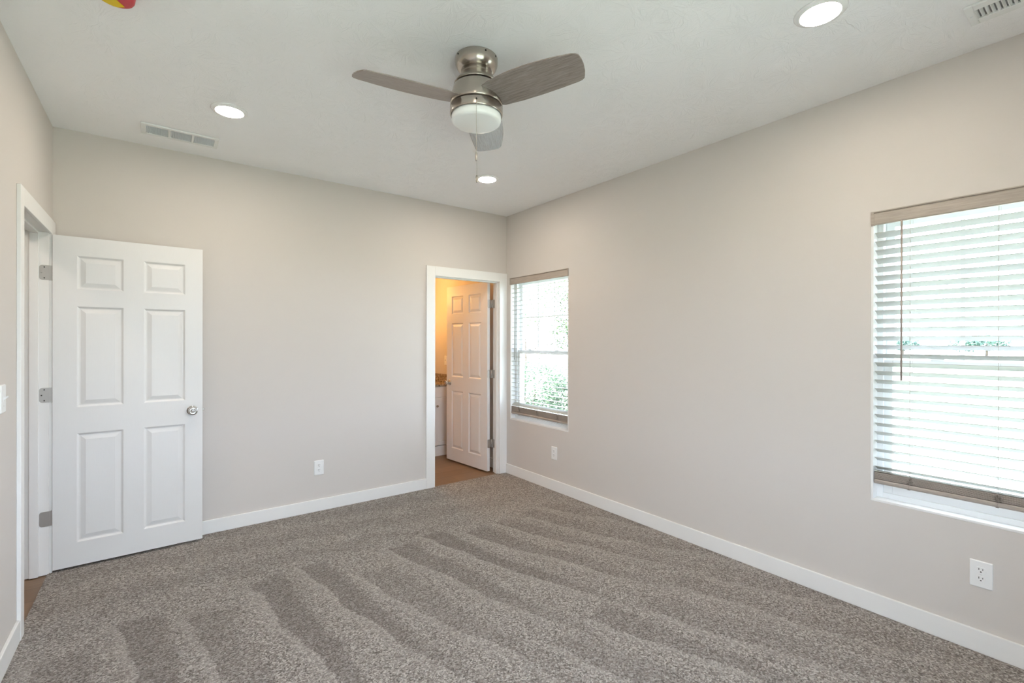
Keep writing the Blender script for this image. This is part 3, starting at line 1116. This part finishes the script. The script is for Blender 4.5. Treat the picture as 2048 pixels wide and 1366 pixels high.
# pointed yellow warning band across the cap, its tip stops short of the rim
ps = [(0.0290, 0.0350)] + [(0.0530 * math.cos(math.radians(q)), 0.0530 * math.sin(math.radians(q))) for q in (82, 95, 110, 125, 140, 155, 170, 185, 200)] + [(-0.0150, -0.0300), (0.0069, 0.0041)]
st.prism([(SA[0] + a, SA[1] + c) for a, c in ps], zs_ - 0.0006, H - 0.0425)
st.build('warning_sticker', YELP, e).parent = e


# ------------------------------------------------------------------ outlets and switches (local: plate faces -y)
def rrect(w, h, r, n=5):
    pts = []
    for cx_, cz_, a0 in ((w / 2 - r, -h / 2 + r, -90), (w / 2 - r, h / 2 - r, 0), (-w / 2 + r, h / 2 - r, 90), (-w / 2 + r, -h / 2 + r, 180)):
        for k in range(n):
            a = math.radians(a0 + 90 * k / (n - 1))
            pts.append((cx_ + r * math.cos(a), cz_ + r * math.sin(a)))
    return pts


def plate(parent, w, h):
    b = MB()
    outer, inner = rrect(w, h, 0.004), rrect(w - 0.007, h - 0.007, 0.003)
    n = len(outer)
    vs = [(x, -0.0003, z) for x, z in outer] + [(x, -0.003, z) for x, z in outer] + [(x, -0.006, z) for x, z in inner]
    fs = [tuple(range(n)), tuple(range(2 * n, 3 * n))]
    for r0 in (0, n):
        fs += [(r0 + k, r0 + (k + 1) % n, r0 + n + (k + 1) % n, r0 + n + k) for k in range(n)]
    b.add(vs, fs)
    return b.build('cover_plate', PLASTIC, parent, 0, True)


def make_outlet():
    e = empty('wall_outlet', (0, 0, 0), 'x', 'outlet', 'white duplex wall outlets')
    plate(e, 0.077, 0.120)
    for s in (1, -1):
        cz = 0.0195 * s
        poly = []
        for k in range(32):
            a = 2 * math.pi * k / 32
            poly.append((max(-0.0172, min(0.0172, 0.0185 * math.cos(a))), cz + max(-0.0142, min(0.0142, 0.0185 * math.sin(a)))))
        r = MB().prism(poly, -0.0078, -0.0055, 'Y').build('receptacle', PLASTIC, e, 0.0006, True)
        g = MB()
        g.box(-0.0075, -0.0052, -0.0084, -0.0074, cz + 0.000, cz + 0.009)
        g.box(0.0052, 0.0073, -0.0084, -0.0074, cz + 0.001, cz + 0.008)
        g.prism([(0.0028 * math.cos(q), cz - 0.0072 + 0.0028 * math.sin(q)) for q in [math.radians(x) for x in (0, 30, 60, 90, 120, 150, 180, 220, 270, 320)]], -0.0084, -0.0074, 'Y')
        g.build('slots', DARK, r, 0, True)
    MB().lathe([(0, -0.0068), (0.003, -0.0068), (0.003, -0.0055), (0, -0.0055)], (0, 0, 0), 12, 'Y').build('screw', PLASTIC, e, 0, True)
    return e


po = make_outlet()
for i, (loc, rz, lab) in enumerate((((1.062, YB, 0.357), 0, 'white duplex outlet low on the back wall between the white door and bathroom doorway'),
                                    ((XR, 0.4245, 0.354), -math.pi / 2, 'white duplex outlet under the right-hand window at the right edge'),
                                    ((XR, 3.302, 0.352), -math.pi / 2, 'white duplex outlet under the window beside the room corner'))):
    q = po if i == 0 else copy_tree(po)
    q.location = loc
    q.rotation_euler = (0, 0, rz)
    q['label'] = lab


def make_switch():
    e = empty('light_switch', (0, 0, 0), 'x', 'light switch', 'white light switches')
    plate(e, 0.077, 0.120)
    r = MB().box(-0.0055, 0.0055, -0.0072, -0.0055, -0.012, 0.012).build('switch_bezel', PLASTIC, e, 0.0004, True)
    MB().prism([(-0.006, -0.007), (-0.006, 0.006), (-0.0185, 0.0115), (-0.0195, 0.006)], -0.0042, 0.0042, 'X').build('toggle', PLASTIC, e, 0.0008, True)
    for z in (-0.030, 0.030):
        s = MB().lathe([(0, -0.0068), (0.003, -0.0068), (0.003, -0.0055), (0, -0.0055)], (0, 0, z), 12, 'Y')
        s.build('screw', PLASTIC, e, 0, True)
    return e


sw = make_switch()
sw.location = (XL, 2.885, 1.160)
sw.rotation_euler = (0, 0, math.pi / 2)
sw['label'] = 'white toggle light switch on the left wall beside the hall doorway casing'
sw2 = copy_tree(sw)
sw2.location = (XR, 5.394, 1.154)
sw2.rotation_euler = (0, 0, -math.pi / 2)
sw2['label'] = 'white light switch on the warm-lit bathroom wall above the granite backsplash'

# ------------------------------------------------------------------ bathroom vanity
vx0, vx1, vf = 1.46, 2.980, 5.190
van = empty('bathroom_vanity', ((vx0 + vx1) / 2, vf, 0), 'white shaker bathroom vanity cabinet seen through the doorway', 'vanity')
b = MB()
b.box(vx0, vx1, vf, BATH_Y - 0.002, 0.115, 0.846)
b.build('cabinet_body', CABP, van, 0.002)
MB().box(vx0, vx1, vf - 0.004, BATH_Y - 0.002, -0.009, 0.110).build('toe_kick', CABP, van)
MB().box(vx0, vx1, vf - 0.014, vf - 0.004, -0.009, 0.010).build('toe_moulding', CABP, van)


def shaker(x0, x1, z0, z1, nm, knob):
    b = MB()
    y0, y1 = vf - 0.019, vf - 0.0005
    s = 0.056
    if z1 - z0 > 0.25:
        b.box(x0, x0 + s, y0, y1, z0, z1)
        b.box(x1 - s, x1, y0, y1, z0, z1)
        b.box(x0 + s, x1 - s, y0, y1, z0, z0 + s)
        b.box(x0 + s, x1 - s, y0, y1, z1 - s, z1)
        b.box(x0 + s, x1 - s, y0 + 0.009, y1, z0 + s, z1 - s)
    else:
        b.box(x0, x1, y0, y1, z0, z1)
    d = b.build(nm, CABP, van, 0.0015)
    if knob is not None:
        k = MB().lathe([(0, -0.026), (0.010, -0.025), (0.014, -0.021), (0.014, -0.016), (0.007, -0.011), (0.006, 0.0), (0.0, 0.0)], (knob[0], y0, knob[1]), 20, 'Y')
        ko = k.build('cabinet_knob', NICKEL, van)
        ko.parent = d
    return d


n_doors = 4
for k, (xa, xb, kx) in enumerate(((2.706, 2.970, 2.733), (2.436, 2.700, 2.673), (1.98, 2.430, 2.008), (1.500, 1.974, 1.946))):
    shaker(xa, xb, 0.120, 0.709, 'cabinet_door', (kx, 0.606))
    shaker(xa, xb, 0.717, 0.838, 'drawer_front', None)
ct = empty('granite_countertop', ((vx0 + vx1) / 2, vf - 0.025, 0.846), 'speckled tan granite countertop with backsplash on the bathroom vanity', 'countertop')
MB().box(vx0 - 0.02, vx1, vf - 0.028, BATH_Y - 0.001, 0.8465, 0.873).build('counter_slab', GRANITE, ct, 0.003)
MB().box(vx0 - 0.02, vx1, BATH_Y - 0.021, BATH_Y - 0.001, 0.8735, 0.976).build('backsplash', GRANITE, ct, 0.002)
MB().box(vx1 - 0.020, vx1, vf - 0.010, BATH_Y - 0.022, 0.8735, 0.976).build('side_splash', GRANITE, ct, 0.002)

# vanity lamp over the sink, hidden by the doorway, its warm light reaches the wall
vl = empty('vanity_light', (2.30, BATH_Y, 2.06), 'warm vanity light bar above the bathroom sink hidden by the doorway', 'light fixture')
MB().box(2.08, 2.52, BATH_Y - 0.03, BATH_Y - 0.001, 2.03, 2.09).build('back_bar', NICKEL, vl, 0.004)
for x in (2.14, 2.30, 2.46):
    MB().lathe([(0, 0.02), (0.025, 0.02), (0.03, 0.0), (0.0, 0.0)], (x, BATH_Y - 0.09, 2.085), 24).build('socket_cup', NICKEL, vl)
    MB().tube([(x, BATH_Y - 0.03, 2.075), (x, BATH_Y - 0.09, 2.095)], 0.008, 8).build('arm', NICKEL, vl)
    MB().lathe([(0, 0.0), (0.02, -0.004), (0.042, -0.03), (0.05, -0.06), (0.042, -0.092), (0.02, -0.108), (0, -0.112)], (x, BATH_Y - 0.09, 2.083), 24).build('bulb', BULB, vl)

# hall light
hl = copy_tree(proto)
hl.location = (-1.25, 3.0, H)
hl['label'] = 'round recessed ceiling light in the hall beyond the left doorway'

# ------------------------------------------------------------------ outdoors
o = MB().box(-40, 90, -70, 70, -0.65, -0.45).build('ground', GRASS)
tag(o, 'sunlit green lawn outside the windows', 'lawn', None, 'structure')


def leaves(b, c, rad, n, size, r):
    for _ in range(n):
        d = Vector((r.gauss(0, 1), r.gauss(0, 1), r.gauss(0, 1))).normalized()
        q = Vector(c) + Vector((d.x * rad[0], d.y * rad[1], d.z * rad[2])) * (0.55 + 0.45 * r.random())
        a = Vector((r.gauss(0, 1), r.gauss(0, 1), r.gauss(0, 1))).normalized()
        bb = a.orthogonal().normalized()
        s = size * (0.6 + 0.8 * r.random())
        b.add([q - a * s, q + bb * s * 0.45, q + a * s, q - bb * s * 0.45], [(0, 1, 2, 3)])


def plant(name, base, clumps, mat, size, label, cat, group, seed, trunk_h=1.0, trunk_r=0.06):
    r = random.Random(seed)
    e = empty(name, base, label, cat, group)
    bx, by, bz = base
    b = MB()
    b.tube([(bx, by, bz - 0.05), (bx + 0.04, by, bz + trunk_h * 0.5), (bx - 0.02, by + 0.03, bz + trunk_h)], trunk_r, 10)
    for cx_, cy_, cz_, rx, ry, rz_, n in clumps:
        b.tube([(bx, by, bz + trunk_h * 0.6), (bx + cx_ * 0.6, by + cy_ * 0.6, bz + cz_ * 0.85), (bx + cx_, by + cy_, bz + cz_)], trunk_r * 0.35, 6)
    b.build('trunk', BARK, e)
    lf = MB()
    for cx_, cy_, cz_, rx, ry, rz_, n in clumps:
        leaves(lf, (bx + cx_, by + cy_, bz + cz_), (rx, ry, rz_), n, size, r)
    lf.build('foliage', mat, e)
    return e


GZ = -0.45
# shrubs and small tree seen through the far window
plant('garden_shrub', (6.9, 8.3, GZ), [(0, 0, 0.75, 0.95, 0.9, 0.75, 6000), (0.7, -0.4, 0.6, 0.7, 0.7, 0.55, 3200), (-0.6, 0.6, 0.9, 0.7, 0.7, 0.7, 3200)], LEAF2, 0.030, 'rounded leafy shrub outside the window beside the room corner', 'shrub', 'garden plants', 3, 0.5, 0.05)
plant('garden_shrub', (12.0, 10.2, GZ), [(0, 0, 1.0, 1.0, 1.0, 0.95, 4500), (0.6, -0.7, 1.2, 0.8, 0.8, 0.8, 2600)], LEAF2, 0.038, 'taller leafy shrub to the right outside the window beside the room corner', 'shrub', 'garden plants', 5, 0.6, 0.05)
plant('young_tree', (8.9, 11.2, GZ), [(0.2, -0.2, 2.9, 0.5, 0.5, 0.8, 260), (1.2, -1.0, 2.6, 0.8, 0.8, 0.8, 1700), (-0.9, 0.4, 3.0, 0.4, 0.4, 0.5, 160), (0.9, -0.7, 3.5, 0.7, 0.7, 0.45, 900), (1.9, -1.6, 2.3, 0.8, 0.8, 0.9, 2400), (0.9, -0.8, 2.0, 0.5, 0.5, 0.45, 600)], LEAF1, 0.046, 'sparse young tree with hanging leaves outside the window beside the room corner', 'tree', None, 11, 2.6, 0.035)
# distant trees seen in slivers through the near window
for i, (x, y, s, lab) in enumerate(((84, 11.5, 0.9, 'distant tree beyond the lawn seen through the right-hand blind'), (80, 19.0, 0.8, 'distant tree left of the other one beyond the right-hand blind'))):
    plant('distant_tree', (x, y, GZ), [(0, 0, 2.0 * s, 2.2 * s, 2.4 * s, 1.2 * s, 900), (0, 2.0, 1.6 * s, 1.8 * s, 2.0 * s, 1.0 * s, 600)], LEAF3, 0.22, lab, 'tree', 'distant trees', 20 + i, 1.5 * s, 0.14)
